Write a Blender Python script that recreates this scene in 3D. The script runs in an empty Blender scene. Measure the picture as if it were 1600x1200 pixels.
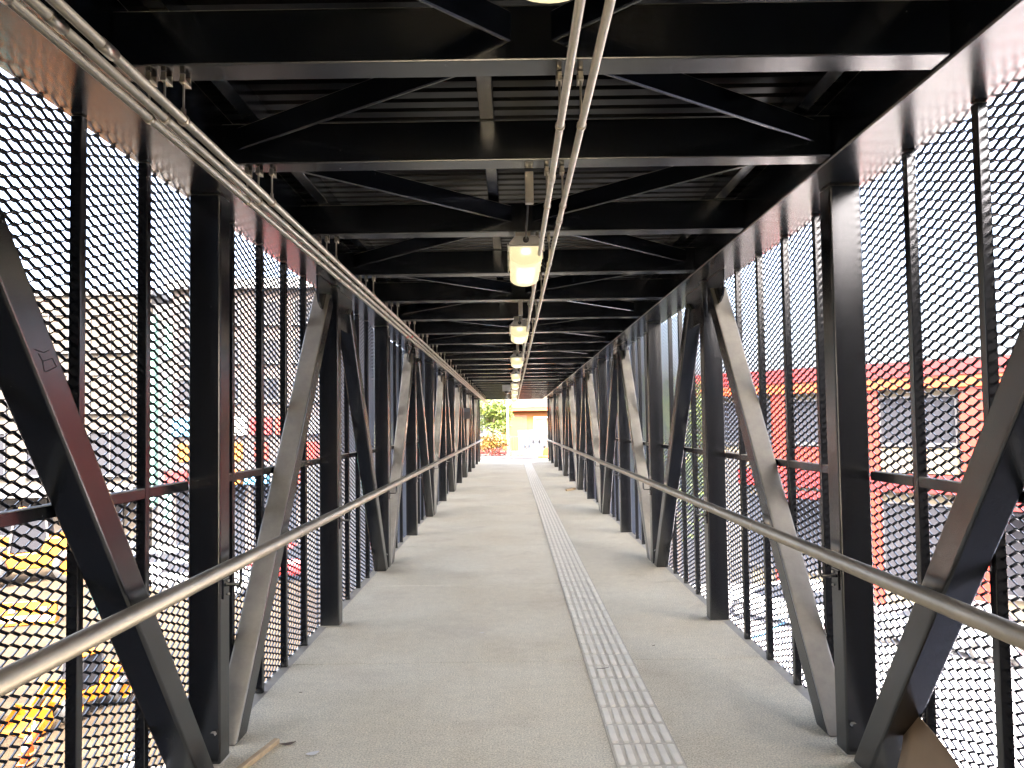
import bpy, bmesh, math, random
from mathutils import Vector, Matrix
random.seed(7)
rad = math.radians
scene = bpy.context.scene
C = scene.collection

# ---------------------------------------------------------------- camera, sky, sun, exposure
cam_data = bpy.data.cameras.new('camera')
cam = bpy.data.objects.new('camera', cam_data); C.objects.link(cam)
cam_data.sensor_fit = 'HORIZONTAL'; cam_data.sensor_width = 36.0
cam_data.lens = 36.0 * 1100 / 1600
cam_data.shift_x = 0.00039; cam_data.shift_y = 0.0136
cam_data.clip_start = 0.02; cam_data.clip_end = 2000
cam.matrix_world = Matrix.Translation((0, 0, 1.5)) @ Matrix.Rotation(rad(92.2), 4, 'X') @ Matrix.Rotation(rad(-0.85), 4, 'Z')
scene.camera = cam

SUN = Vector((-0.02, -0.62, 0.78)).normalized()
world = bpy.data.worlds.new('World'); scene.world = world; world.use_nodes = True
wn = world.node_tree.nodes; wl = world.node_tree.links
sky = wn.new('ShaderNodeTexSky'); sky.sky_type = 'NISHITA'; sky.sun_disc = False
sky.sun_elevation = math.asin(SUN.z); sky.sun_rotation = math.atan2(SUN.x, SUN.y)
sky.air_density = .7; sky.dust_density = 10.0; sky.ozone_density = .3
wl.new(sky.outputs[0], wn['Background'].inputs[0]); wn['Background'].inputs[1].default_value = 0.15
sd = bpy.data.lights.new('sun', 'SUN'); sd.energy = .9; sd.angle = rad(10); sd.color = (1.0, 0.95, 0.87)
sun = bpy.data.objects.new('sun', sd); C.objects.link(sun)
sun.rotation_euler = SUN.to_track_quat('Z', 'Y').to_euler(); sun.location = (-10, -40, 60)
vs = scene.view_settings
vs.view_transform = 'Standard'; vs.look = 'None'; vs.exposure = 4.92; vs.gamma = 1.0; vs.use_curve_mapping = False
scene.cycles.use_denoising = True
scene.cycles.max_bounces = 10; scene.cycles.diffuse_bounces = 5; scene.cycles.glossy_bounces = 4
scene.cycles.sample_clamp_indirect = 12

# ---------------------------------------------------------------- materials
def mat(name, col=(.5, .5, .5), rough=.5, metal=0.0, spec=.5, noise=None, bump=None, emit=None, coat=0):
    """noise=(scale, amount) value mottling; bump=(scale, strength)"""
    m = bpy.data.materials.new(name); m.use_nodes = True
    n = m.node_tree.nodes; l = m.node_tree.links; b = n['Principled BSDF']
    b.inputs['Base Color'].default_value = (*col, 1); b.inputs['Roughness'].default_value = rough
    b.inputs['Metallic'].default_value = metal; b.inputs['Specular IOR Level'].default_value = spec
    b.inputs['Coat Weight'].default_value = coat
    tc = n.new('ShaderNodeTexCoord')
    if noise:
        t = n.new('ShaderNodeTexNoise'); t.inputs['Scale'].default_value = noise[0]; t.inputs['Detail'].default_value = 6
        t.inputs['Roughness'].default_value = .65
        l.new(tc.outputs['Object'], t.inputs['Vector'])
        r = n.new('ShaderNodeMapRange'); r.inputs[1].default_value = .25; r.inputs[2].default_value = .75
        r.inputs[3].default_value = 1 - noise[1]; r.inputs[4].default_value = 1 + noise[1]
        l.new(t.outputs[0], r.inputs[0])
        mx = n.new('ShaderNodeMix'); mx.data_type = 'RGBA'; mx.blend_type = 'MULTIPLY'; mx.inputs[0].default_value = 1
        mx.inputs[6].default_value = (*col, 1); l.new(r.outputs[0], mx.inputs[7]); l.new(mx.outputs[2], b.inputs['Base Color'])
    if bump:
        t = n.new('ShaderNodeTexNoise'); t.inputs['Scale'].default_value = bump[0]; t.inputs['Detail'].default_value = 3
        l.new(tc.outputs['Object'], t.inputs['Vector'])
        bp = n.new('ShaderNodeBump'); bp.inputs['Strength'].default_value = bump[1]; bp.inputs['Distance'].default_value = .01
        l.new(t.outputs[0], bp.inputs['Height']); l.new(bp.outputs[0], b.inputs['Normal'])
    if emit:
        b.inputs['Emission Color'].default_value = (*emit[0], 1); b.inputs['Emission Strength'].default_value = emit[1]
    return m

def painted_steel():
    """black gloss enamel with settled dust on faces that look upward and scuffs"""
    m = mat('black_enamel', (.003, .0048, .008), .18, spec=.5)
    n = m.node_tree.nodes; l = m.node_tree.links; b = n['Principled BSDF']; b.inputs['IOR'].default_value = 1.9
    geo = n.new('ShaderNodeNewGeometry'); sep = n.new('ShaderNodeSeparateXYZ'); l.new(geo.outputs['True Normal'], sep.inputs[0])
    t = n.new('ShaderNodeTexNoise'); t.inputs['Scale'].default_value = 5; t.inputs['Detail'].default_value = 7; t.inputs['Roughness'].default_value = .7
    l.new(geo.outputs['Position'], t.inputs['Vector'])
    mr = n.new('ShaderNodeMapRange'); mr.inputs[1].default_value = .2; mr.inputs[2].default_value = .52; mr.inputs[3].default_value = 0; mr.inputs[4].default_value = .95
    l.new(sep.outputs[2], mr.inputs[0])
    tr = n.new('ShaderNodeMapRange'); tr.inputs[1].default_value = .3; tr.inputs[2].default_value = .65; tr.inputs[3].default_value = .6; tr.inputs[4].default_value = 1
    l.new(t.outputs[0], tr.inputs[0])
    mu = n.new('ShaderNodeMath'); mu.operation = 'MULTIPLY'; l.new(mr.outputs[0], mu.inputs[0]); l.new(tr.outputs[0], mu.inputs[1])
    # thin film of dust everywhere in blotches
    t2 = n.new('ShaderNodeTexNoise'); t2.inputs['Scale'].default_value = 1.7; t2.inputs['Detail'].default_value = 8; t2.inputs['Roughness'].default_value = .75
    l.new(geo.outputs['Position'], t2.inputs['Vector'])
    t2r = n.new('ShaderNodeMapRange'); t2r.inputs[1].default_value = .5; t2r.inputs[2].default_value = .8; t2r.inputs[3].default_value = 0.0; t2r.inputs[4].default_value = .03
    l.new(t2.outputs[0], t2r.inputs[0])
    ad = n.new('ShaderNodeMath'); ad.operation = 'MAXIMUM'; l.new(mu.outputs[0], ad.inputs[0]); l.new(t2r.outputs[0], ad.inputs[1])
    t4 = n.new('ShaderNodeTexNoise'); t4.inputs['Scale'].default_value = 38; t4.inputs['Detail'].default_value = 4; t4.inputs['Roughness'].default_value = .6
    l.new(geo.outputs['Position'], t4.inputs['Vector'])
    t4r = n.new('ShaderNodeMapRange'); t4r.inputs[1].default_value = .735; t4r.inputs[2].default_value = .76; t4r.inputs[3].default_value = 0; t4r.inputs[4].default_value = .3
    l.new(t4.outputs[0], t4r.inputs[0])
    ad2 = n.new('ShaderNodeMath'); ad2.operation = 'MAXIMUM'; l.new(ad.outputs[0], ad2.inputs[0]); l.new(t4r.outputs[0], ad2.inputs[1]); ad = ad2
    mx = n.new('ShaderNodeMix'); mx.data_type = 'RGBA'; l.new(ad.outputs[0], mx.inputs[0])
    mx.inputs[6].default_value = (.003, .0048, .008, 1); mx.inputs[7].default_value = (.42, .375, .28, 1)
    l.new(mx.outputs[2], b.inputs['Base Color'])
    rr = n.new('ShaderNodeMapRange'); rr.inputs[3].default_value = .2; rr.inputs[4].default_value = .7
    l.new(ad.outputs[0], rr.inputs[0]); l.new(rr.outputs[0], b.inputs['Roughness'])
    t3 = n.new('ShaderNodeTexNoise'); t3.inputs['Scale'].default_value = 220; t3.inputs['Detail'].default_value = 2
    l.new(geo.outputs['Position'], t3.inputs['Vector'])
    bp = n.new('ShaderNodeBump'); bp.inputs['Strength'].default_value = .09; bp.inputs['Distance'].default_value = .004
    l.new(t3.outputs[0], bp.inputs['Height']); l.new(bp.outputs[0], b.inputs['Normal'])
    return m

def concrete_floor():
    m = mat('concrete', (.42, .4, .36), .85, spec=.3)
    n = m.node_tree.nodes; l = m.node_tree.links; b = n['Principled BSDF']
    geo = n.new('ShaderNodeNewGeometry')
    def nz(s, d, r): 
        t = n.new('ShaderNodeTexNoise'); t.inputs['Scale'].default_value = s; t.inputs['Detail'].default_value = d; t.inputs['Roughness'].default_value = r
        l.new(geo.outputs['Position'], t.inputs['Vector']); return t
    big = nz(.9, 6, .65); fine = nz(120, 4, .7); mid = nz(14, 5, .7)
    cr = n.new('ShaderNodeValToRGB')
    cr.color_ramp.elements[0].position = .32; cr.color_ramp.elements[0].color = (.57, .50, .35, 1)
    cr.color_ramp.elements[1].position = .66; cr.color_ramp.elements[1].color = (.635, .585, .44, 1)
    l.new(big.outputs[0], cr.inputs[0])
    fr = n.new('ShaderNodeMapRange'); fr.inputs[1].default_value = .3; fr.inputs[2].default_value = .7; fr.inputs[3].default_value = .5; fr.inputs[4].default_value = 1.46
    l.new(fine.outputs[0], fr.inputs[0])
    ms = n.new('ShaderNodeMapRange'); ms.inputs[1].default_value = .3; ms.inputs[2].default_value = .7; ms.inputs[3].default_value = .92; ms.inputs[4].default_value = 1.07
    l.new(mid.outputs[0], ms.inputs[0])
    mu = n.new('ShaderNodeMath'); mu.operation = 'MULTIPLY'; l.new(fr.outputs[0], mu.inputs[0]); l.new(ms.outputs[0], mu.inputs[1])
    mx = n.new('ShaderNodeMix'); mx.data_type = 'RGBA'; mx.blend_type = 'MULTIPLY'; mx.inputs[0].default_value = 1
    l.new(cr.outputs[0], mx.inputs[6]); l.new(mu.outputs[0], mx.inputs[7])
    # rusty brown stains
    st = nz(1.3, 5, .6); sr = n.new('ShaderNodeMapRange'); sr.inputs[1].default_value = .53; sr.inputs[2].default_value = .74; sr.inputs[3].default_value = 0; sr.inputs[4].default_value = .28
    l.new(st.outputs[0], sr.inputs[0])
    m2 = n.new('ShaderNodeMix'); m2.data_type = 'RGBA'; l.new(sr.outputs[0], m2.inputs[0]); l.new(mx.outputs[2], m2.inputs[6]); m2.inputs[7].default_value = (.27, .19, .12, 1)
    l.new(m2.outputs[2], b.inputs['Base Color'])
    bp = n.new('ShaderNodeBump'); bp.inputs['Strength'].default_value = .35; bp.inputs['Distance'].default_value = .003
    l.new(fine.outputs[0], bp.inputs['Height']); l.new(bp.outputs[0], b.inputs['Normal'])
    return m

def ground_mat(name, c1, c2, scale, rough=.95):
    m = mat(name, c1, rough, spec=.2)
    n = m.node_tree.nodes; l = m.node_tree.links; b = n['Principled BSDF']
    geo = n.new('ShaderNodeNewGeometry'); t = n.new('ShaderNodeTexNoise'); t.inputs['Scale'].default_value = scale
    t.inputs['Detail'].default_value = 10; t.inputs['Roughness'].default_value = .7; l.new(geo.outputs['Position'], t.inputs['Vector'])
    cr = n.new('ShaderNodeValToRGB'); cr.color_ramp.elements[0].position = .35; cr.color_ramp.elements[1].position = .68
    cr.color_ramp.elements[0].color = (*c1, 1); cr.color_ramp.elements[1].color = (*c2, 1)
    l.new(t.outputs[0], cr.inputs[0]); l.new(cr.outputs[0], b.inputs['Base Color'])
    bp = n.new('ShaderNodeBump'); bp.inputs['Strength'].default_value = .8; bp.inputs['Distance'].default_value = .1
    l.new(t.outputs[0], bp.inputs['Height']); l.new(bp.outputs[0], b.inputs['Normal'])
    return m

def leaf_mat(name, c1, c2):
    m = mat(name, c1, .55, spec=.3)
    n = m.node_tree.nodes; l = m.node_tree.links; b = n['Principled BSDF']
    geo = n.new('ShaderNodeNewGeometry')
    cr = n.new('ShaderNodeValToRGB'); cr.color_ramp.elements[0].color = (*c1, 1); cr.color_ramp.elements[1].color = (*c2, 1)
    l.new(geo.outputs['Random Per Island'], cr.inputs[0]); l.new(cr.outputs[0], b.inputs['Base Color'])
    return m

def lamp_mat():
    m = mat('lit_diffuser', (.85, .8, .65), .3)
    n = m.node_tree.nodes; l = m.node_tree.links; b = n['Principled BSDF']
    tc = n.new('ShaderNodeTexCoord'); sp = n.new('ShaderNodeSeparateXYZ'); l.new(tc.outputs['Object'], sp.inputs[0])
    def math_(op, a_, b_):
        q = n.new('ShaderNodeMath'); q.operation = op
        for i_, v_ in enumerate((a_, b_)):
            if v_ is None: continue
            if isinstance(v_, (int, float)): q.inputs[i_].default_value = v_
            else: l.new(v_, q.inputs[i_])
        return q.outputs[0]
    def fade(v_, lo, hi):
        q = n.new('ShaderNodeMapRange'); q.interpolation_type = 'SMOOTHSTEP'
        q.inputs[1].default_value = lo; q.inputs[2].default_value = hi; q.inputs[3].default_value = 1; q.inputs[4].default_value = 0
        l.new(v_, q.inputs[0]); return q.outputs[0]
    ax = math_('ABSOLUTE', sp.outputs[0], None)
    led = math_('MULTIPLY', fade(ax, .03, .062), fade(math_('ABSOLUTE', math_('SUBTRACT', sp.outputs[1], .27), None), .13, .24))
    spot = math_('MULTIPLY', fade(ax, .008, .04), fade(math_('ABSOLUTE', math_('SUBTRACT', sp.outputs[2], -.035), None), .004, .03))
    hot = math_('MAXIMUM', led, spot)
    mx = n.new('ShaderNodeMix'); mx.data_type = 'RGBA'; l.new(hot, mx.inputs[0])
    mx.inputs[6].default_value = (.0275, .0230, .0125, 1); mx.inputs[7].default_value = (.05, .047, .040, 1)
    l.new(mx.outputs[2], b.inputs['Emission Color']); b.inputs['Emission Strength'].default_value = 1.15
    b.inputs['Base Color'].default_value = (.5, .46, .34, 1)
    return m

M = {}
M['steel'] = painted_steel()
M['mesh'] = mat('mesh_paint', (.006, .007, .01), .45, spec=.4)
M['concrete'] = concrete_floor()
M['joint'] = mat('joint_sealant', (.19, .17, .14), .9)
M['tactile_base'] = mat('tactile_base', (.60, .55, .44), .75, noise=(14, .2))
M['tactile'] = mat('tactile_plastic', (.76, .71, .58), .6, noise=(9, .12), bump=(160, .1))
M['grout'] = mat('grout', (.44, .40, .31), .9)
M['rail'] = mat('satin_steel', (.42, .37, .285), .47, metal=.7, noise=(6, .16), bump=(60, .03))
M['galv'] = mat('galvanised_steel', (.60, .56, .48), .42, metal=.75, noise=(18, .14))
M['conduit_dull'] = mat('dull_galvanised', (.40, .375, .32), .36, metal=.9, noise=(18, .18))
M['zinc'] = mat('zinc_fitting', (.55, .5, .4), .4, metal=1.0)
M['deck'] = mat('roof_decking', (.003, .003, .003), .28, spec=.22)
M['white_plastic'] = mat('white_plastic', (.72, .70, .64), .4)
M['rubber'] = mat('black_rubber', (.02, .02, .02), .7)
M['lamp'] = lamp_mat()
M['earth'] = ground_mat('brown_earth', (.017, .0115, .006), (.042, .030, .017), .8)
M['asphalt'] = ground_mat('asphalt', (.045, .045, .047), (.075, .075, .075), .6)
M['pale_paving'] = ground_mat('pale_paving', (.24, .24, .26), (.34, .33, .33), 1.1)
M['terrace'] = ground_mat('terrace_paving', (.030, .029, .028), (.045, .044, .042), 1.1)
M['red'] = mat('red_facade_paint', (.12, .003, .0025), .5, noise=(.6, .1))
M['orange'] = mat('orange_paint', (.17, .0085, .0015), .5, noise=(.8, .1))
M['yellow'] = mat('yellow_paint', (.27, .085, .003), .45, noise=(2, .1))
M['beige'] = mat('beige_render', (.027, .022, .016), .85, noise=(.5, .08))
M['cream'] = mat('cream_render', (.07, .060, .038), .8, noise=(.5, .06))
M['pink'] = mat('pale_pink_render', (.048, .039, .036), .85, noise=(.4, .08))
M['white'] = mat('white_paint', (.72, .72, .70), .6, noise=(1, .05))
M['grey'] = mat('grey_cladding', (.16, .165, .17), .5, noise=(1, .08))
M['glass'] = mat('window_glass', (.018, .019, .023), .15, spec=.25)
M['teal'] = mat('teal_paint', (.03, .27, .28), .45, noise=(3, .12))
M['teal_glass'] = mat('green_edge_glass', (.14, .32, .27), .1)
M['blue'] = mat('blue_paint', (.03, .16, .5), .5)
M['skyblue'] = mat('light_blue_paint', (.10, .36, .62), .6)
M['cone'] = mat('orange_plastic', (.75, .11, .02), .5)
M['dark'] = mat('dark_grey', (.03, .03, .032), .6)
M['silver'] = mat('silver_car_paint', (.42, .43, .45), .3, metal=.5)
M['black_car'] = mat('black_car_paint', (.02, .02, .025), .2, coat=.5)
M['red_car'] = mat('red_car_paint', (.40, .03, .03), .3, coat=.5)
M['white_car'] = mat('white_car_paint', (.7, .7, .7), .3, coat=.5)
M['lamp_glass'] = mat('headlight_glass', (.6, .6, .6), .1)
M['bark'] = mat('bark', (.12, .085, .055), .9, noise=(8, .3), bump=(20, .5))
M['leaf'] = leaf_mat('leaves', (.026, .050, .006), (.07, .085, .012))
M['leaf_yellow'] = leaf_mat('hedge_leaves', (.075, .055, .006), (.07, .028, .004))
M['flower'] = leaf_mat('red_flowers', (.09, .008, .006), (.10, .018, .01))
M['wood'] = mat('raw_timber', (.50, .36, .20), .7, noise=(22, .2))
M['card'] = mat('brown_cardboard', (.30, .20, .11), .85, noise=(5, .12))
M['blue_plastic'] = mat('blue_plastic', (.01, .06, .28), .4)
M['red_tape'] = mat('red_tape', (.5, .02, .02), .5)
M['leaf_dry'] = mat('dry_leaf', (.12, .09, .06), .9, noise=(60, .4))
M['paper'] = mat('paper_scrap', (.62, .6, .55), .9)
M['roof_tile'] = mat('clay_roof', (.032, .028, .023), .8, noise=(2, .2))
M['mark'] = mat('marker_ink', (.01, .01, .01), .6)
M['wall_grey'] = mat('pale_grey_render', (.055, .056, .057), .8, noise=(1, .06))
M['letter_blue'] = mat('faded_blue_paint', (.003, .009, .019), .7)
M['bar_paint'] = mat('dusty_pink_paint', (.034, .026, .022), .5)
M['house_yellow'] = mat('yellow_render', (.14, .048, .003), .8, noise=(.6, .08))
M['rubble'] = mat('rubble', (.10, .088, .072), .9, noise=(4, .25))
M['blocker'] = mat('blocker_black', (.010, .010, .011), .6, noise=(.5, .1))  # near-black surface of the unseen blocks added for reflections
M['fascia_yellow'] = mat('amber_paint', (.21, .028, .001), .5, noise=(.8, .1))
M['hill'] = ground_mat('far_hill', (.06, .07, .03), (.12, .11, .06), .05)

# ---------------------------------------------------------------- mesh helpers
class MB:
    def __init__(s): s.v = []; s.f = []; s.smooth = []
    def add(s, vs_, fs, smooth=False):
        o = len(s.v); s.v += [tuple(p) for p in vs_]; s.f += [tuple(i + o for i in q) for q in fs]; s.smooth += [smooth] * len(fs); return s
    def box(s, x0, x1, y0, y1, z0, z1):
        p = [(x0, y0, z0), (x1, y0, z0), (x1, y1, z0), (x0, y1, z0), (x0, y0, z1), (x1, y0, z1), (x1, y1, z1), (x0, y1, z1)]
        return s.add(p, [(0, 3, 2, 1), (4, 5, 6, 7), (0, 1, 5, 4), (1, 2, 6, 5), (2, 3, 7, 6), (3, 0, 4, 7)])
    def bar(s, a, b, ring, caps=True, smooth=False):
        """prism along a->b; ring = list of 2D offsets (side, up)"""
        a = Vector(a); b = Vector(b); d = (b - a).normalized()
        up = Vector((0, 0, 1)) if abs(d.z) < .99 else Vector((0, 1, 0))
        sx = d.cross(up).normalized(); uy = sx.cross(d).normalized(); n = len(ring)
        vs_ = [a + sx * u + uy * w for u, w in ring] + [b + sx * u + uy * w for u, w in ring]
        fs = [(i, (i + 1) % n, n + (i + 1) % n, n + i) for i in range(n)]
        s.add(vs_, fs, smooth)
        if caps: s.add([vs_[i] for i in range(n)][::-1] + [], [tuple(range(n))]); s.add(vs_[n:], [tuple(range(n))])
        return s
    def tube(s, pts, r, n=10, caps=True):
        pts = [Vector(p) for p in pts]; rings = []
        rr = r if isinstance(r, (list, tuple)) else [r] * len(pts)
        prev = None
        for i, p in enumerate(pts):
            d = (pts[min(i + 1, len(pts) - 1)] - pts[max(i - 1, 0)]).normalized()
            if prev is None:
                up = Vector((0, 0, 1)) if abs(d.z) < .95 else Vector((1, 0, 0)); sx = d.cross(up).normalized()
            else: sx = (prev - d * prev.dot(d)).normalized()
            prev = sx; uy = sx.cross(d)
            rings.append([p + (sx * math.cos(k * 2 * math.pi / n) + uy * math.sin(k * 2 * math.pi / n)) * rr[i] for k in range(n)])
        vs_ = [q for g in rings for q in g]
        fs = [(i * n + k, i * n + (k + 1) % n, (i + 1) * n + (k + 1) % n, (i + 1) * n + k) for i in range(len(pts) - 1) for k in range(n)]
        s.add(vs_, fs, True)
        if caps: s.add(rings[0][::-1], [tuple(range(n))]); s.add(rings[-1], [tuple(range(n))])
        return s
    def loft(s, rings, caps=True, smooth=False):
        n = len(rings[0]); vs_ = [q for g in rings for q in g]
        s.add(vs_, [(i * n + k, i * n + (k + 1) % n, (i + 1) * n + (k + 1) % n, (i + 1) * n + k) for i in range(len(rings) - 1) for k in range(n)], smooth)
        if caps: s.add(rings[0][::-1], [tuple(range(n))]); s.add(rings[-1], [tuple(range(n))])
        return s
    def mesh(s, name, bevel=0, seg=2):
        me = bpy.data.meshes.new(name); me.from_pydata(s.v, [], s.f)
        bm = bmesh.new(); bm.from_mesh(me)
        for f, sm in zip(bm.faces, s.smooth): f.smooth = sm
        bmesh.ops.remove_doubles(bm, verts=bm.verts, dist=1e-6)
        if bevel: bmesh.ops.bevel(bm, geom=list(bm.edges), offset=bevel, segments=seg, affect='EDGES', profile=.5)
        bmesh.ops.recalc_face_normals(bm, faces=bm.faces)
        bm.to_mesh(me); bm.free(); return me
    def build(s, name, m, parent=None, bevel=0, seg=2): return put(name, s.mesh(name, bevel, seg), m, parent)

def put(name, me, m, parent=None, loc=None, rot=None, scale=None):
    o = bpy.data.objects.new(name, me); C.objects.link(o)
    if m is not None and len(me.materials) == 0: me.materials.append(M[m] if isinstance(m, str) else m)
    if parent is not None: o.parent = parent
    if loc: o.location = loc
    if rot: o.rotation_euler = rot
    if scale: o.scale = scale
    return o
def tag(o, label=None, cat=None, group=None, kind=None):
    if label: o['label'] = label
    if cat: o['category'] = cat
    if group: o['group'] = group
    if kind: o['kind'] = kind
    return o
def thing(name, label, cat, loc=(0, 0, 0), rz=0, group=None):
    o = bpy.data.objects.new(name, None); C.objects.link(o); o.location = loc; o.rotation_euler = (0, 0, rz); o.empty_display_size = .2
    return tag(o, label, cat, group)
def copy_tree(o, parent=None):
    c = o.copy(); C.objects.link(c); c.parent = parent
    for ch in [x for x in bpy.data.objects if x.parent == o]: copy_tree(ch, c)
    return c
def rect(w, h): return [(-w / 2, -h / 2), (w / 2, -h / 2), (w / 2, h / 2), (-w / 2, h / 2)]
def circ(r, n): return [(r * math.cos(2 * math.pi * k / n), r * math.sin(2 * math.pi * k / n)) for k in range(n)]

# ---------------------------------------------------------------- bridge layout
BAY = 2.17
K0, K1 = -4, 12                      # column index range
def COL(k): return 3.2 + BAY * k     # near face of column k
Y0, Y1 = COL(K0) - .3, 30.6
ZC = 2.585                           # chord underside
SIDES = {-1: dict(inner=-1.325, outer=-1.47, chord_in=-1.19, edge=-1.512, post_in=-1.4565, mesh=-1.503, rail=-1.252),
         1: dict(inner=1.475, outer=1.62, chord_in=1.34, edge=1.662, post_in=1.6065, mesh=1.653, rail=1.400)}
GND = -5.5

# ---------------------------------------------------------------- terrain
g = MB(); g.add([(-400, -300, GND), (400, -300, GND), (400, 700, GND), (-400, 700, GND)], [(0, 1, 2, 3)])
tag(g.build('ground', 'asphalt'), 'dark asphalt ground far below the footbridge', None, None, 'structure')
# rough earth of the building site (left of the bridge), with real unevenness
g = MB(); NX, NY = 60, 70
def eh(x, y): return .10 * math.sin(x * .9 + y * .4) + .08 * math.sin(y * 1.3 - x * .5) + .05 * math.sin(x * 2.7) * math.sin(y * 2.1)
vs_ = [(-48 + 44 * i / NX, -15 + 52 * j / NY, GND + .18 + eh(-48 + 44 * i / NX, -15 + 52 * j / NY) * .6) for j in range(NY + 1) for i in range(NX + 1)]
g.add(vs_, [(j * (NX + 1) + i, j * (NX + 1) + i + 1, (j + 1) * (NX + 1) + i + 1, (j + 1) * (NX + 1) + i) for j in range(NY) for i in range(NX)], True)
tag(g.build('earth_ground', 'earth'), 'bare brown earth of the building site', None, None, 'structure')
g = MB(); g.box(4, 60, -20, 60, GND + .004, GND + .02)
tag(g.build('forecourt_pavement', 'pale_paving'), 'pale concrete forecourt', None, None, 'structure')
# landing at the far end: raised terrace level with the deck
g = MB(); g.box(-9, 11, Y1 + .02, 75, GND - .5, -.03)
tag(g.build('landing_terrace', 'terrace'), 'raised paved landing', None, None, 'structure')
g = MB(); rings = []
hv = []; HN = 60
for i in range(HN + 1):
    x = -260 + 520 * i / HN
    hgt = 4 + 7 * (math.sin(i * .21 + 1) * .5 + .5) + 2.5 * math.sin(i * .63) + 1.2 * math.sin(i * 1.7)
    hv += [(x, 230, GND), (x, 300, GND + hgt), (x, 380, GND + hgt * .8)]
g.add(hv, [(i * 3 + k, i * 3 + 3 + k, i * 3 + 4 + k, i * 3 + 1 + k) for i in range(HN) for k in range(2)], True)
tag(g.build('far_hills', 'hill'), 'low wooded hills on the horizon', None, None, 'structure')

# ---------------------------------------------------------------- walkway floor
g = MB(); g.box(-1.40, 1.55, Y0, Y1 - .02, -.24, -.16)
floor = tag(g.build('walkway_floor', 'joint'), 'concrete walkway floor of the footbridge', None, None, 'structure')
ys = [Y0 + .001] + [2.36 + BAY * k for k in range(-2, 14) if Y0 + .3 < 2.36 + BAY * k < Y1 - .3] + [Y1]
for a, b in zip(ys[:-1], ys[1:]):
    m = MB(); m.box(-1.42, 1.57, a + .0025, b - .0025, -.155, 0)
    m.build('floor_slab', 'concrete', floor, bevel=.003, seg=1)
for a in ys[1:-1]:
    m = MB(); m.box(-1.42, 1.57, a - .0022, a + .0022, -.1, -.003); m.build('joint_sealant', 'joint', floor)

# tactile guide strip
strip = thing('tactile_strip', 'pale ribbed tactile guide strip running along the walkway floor', 'tactile strip', (.587, 0, 0))
TP = .2115
tile = MB(); tile.box(-.149, .149, .003, TP - .003, .001, .006); tile_me = tile.mesh('tile', bevel=.0015, seg=1); tile_me.materials.append(M['tactile_base'])
bar = MB()
bl = TP * .9; prof = [(-.0165, 0), (-.0135, .0085), (.0135, .0085), (.0165, 0)]
bar.loft([[(u * .55, -bl / 2 - .0, w * .1) for u, w in prof], [(u * .9, -bl / 2 + .008, w * .9) for u, w in prof], [(u, -bl / 2 + .02, w) for u, w in prof],
          [(u, bl / 2 - .02, w) for u, w in prof], [(u * .9, bl / 2 - .008, w * .9) for u, w in prof], [(u * .55, bl / 2, w * .1) for u, w in prof]], caps=False)
bar_me = bar.mesh('bar'); bar_me.materials.append(M['tactile'])
n_t = 0; y = 1.86; backing = MB(); backing.box(-.1545, .1545, 1.6, 29.7, .0006, .0025); backing.build('grout_bed', 'grout', strip); far_b = MB()
while y < 29.6:
    if n_t < 50:
        t = put('tile', tile_me, None, strip, (0, y, random.uniform(-.0006, .0006)))
        for q in range(6): put('bar', bar_me, None, t, (-.125 + q * .05, TP / 2, .0058))
    else:
        if n_t < 150: put('tile', tile_me, None, strip, (0, y, random.uniform(-.0006, .0006)))
        for q in range(6):
            off = Vector((-.125 + q * .05, y + TP / 2, .0058))
            far_b.add([Vector(v.co) + off for v in bar_me.vertices], [tuple(p.vertices) for p in bar_me.polygons])
    y += TP; n_t += 1
tag(far_b.build('far_bars', 'tactile', strip), kind='stuff')

# ---------------------------------------------------------------- trusses
def rhs(name, w, d, h, r=.009):      # upright hollow section, base at origin
    m = MB(); m.box(-w / 2, w / 2, 0, d, 0, h); me = m.mesh(name, bevel=r, seg=3)
    for p in me.polygons: p.use_smooth = False
    me.materials.append(M['steel']); return me
col_me = rhs('column', .145, .11, ZC - .002)
plate = MB(); plate.box(-.075, .075, .0, .13, 0, .02); plate_me = plate.mesh('cap_plate', bevel=.002, seg=1); plate_me.materials.append(M['steel'])
bolt = MB(); bolt.bar((0, 0, 0), (0, 0, -.014), circ(.013, 6)); bolt.bar((0, 0, -.014), (0, 0, -.03), circ(.007, 8)); bolt_me = bolt.mesh('bolt'); bolt_me.materials.append(M['steel'])
bl2 = MB(); bl2.bar((0, 0, 0), (0, -.022, 0), circ(.014, 6)); bolt2_me = bl2.mesh('bolt'); bolt2_me.materials.append(M['steel'])
seal = MB(); seal.loft([[(-.079, -.0065, .001), (.079, -.0065, .001), (.079, .1165, .001), (-.079, .1165, .001)], [(-.0735, -.001, .006), (.0735, -.001, .006), (.0735, .111, .006), (-.0735, .111, .006)]]); seal_me = seal.mesh('foot_seal'); seal_me.materials.append(M['grout'])
DW, DT = .125, .115
def diag_mesh(ya, za, yb, zb):
    m = MB(); d = Vector((0, yb - ya, zb - za)).normalized(); nrm = Vector((0, -d.z, d.y))
    a = Vector((0, ya, za)); b = Vector((0, yb, zb))
    pts = []
    for P in (a, b):
        for sx, sn in ((-1, -1), (1, -1), (1, 1), (-1, 1)):
            q = P + Vector((sx * DW / 2, 0, 0)) + nrm * (sn * DT / 2)
            if P is a and za < .1 or P is b and zb < .1:   # cut level at the floor
                q = q + d * ((.001 - q.z) / d.z)
            pts.append(q)
    m.add(pts, [(0, 3, 2, 1), (4, 5, 6, 7), (0, 1, 5, 4), (1, 2, 6, 5), (2, 3, 7, 6), (3, 0, 4, 7)])
    me = m.mesh('diagonal', bevel=.011, seg=3); me.materials.append(M['steel']); return me
RS, FS = .715, .64
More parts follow.
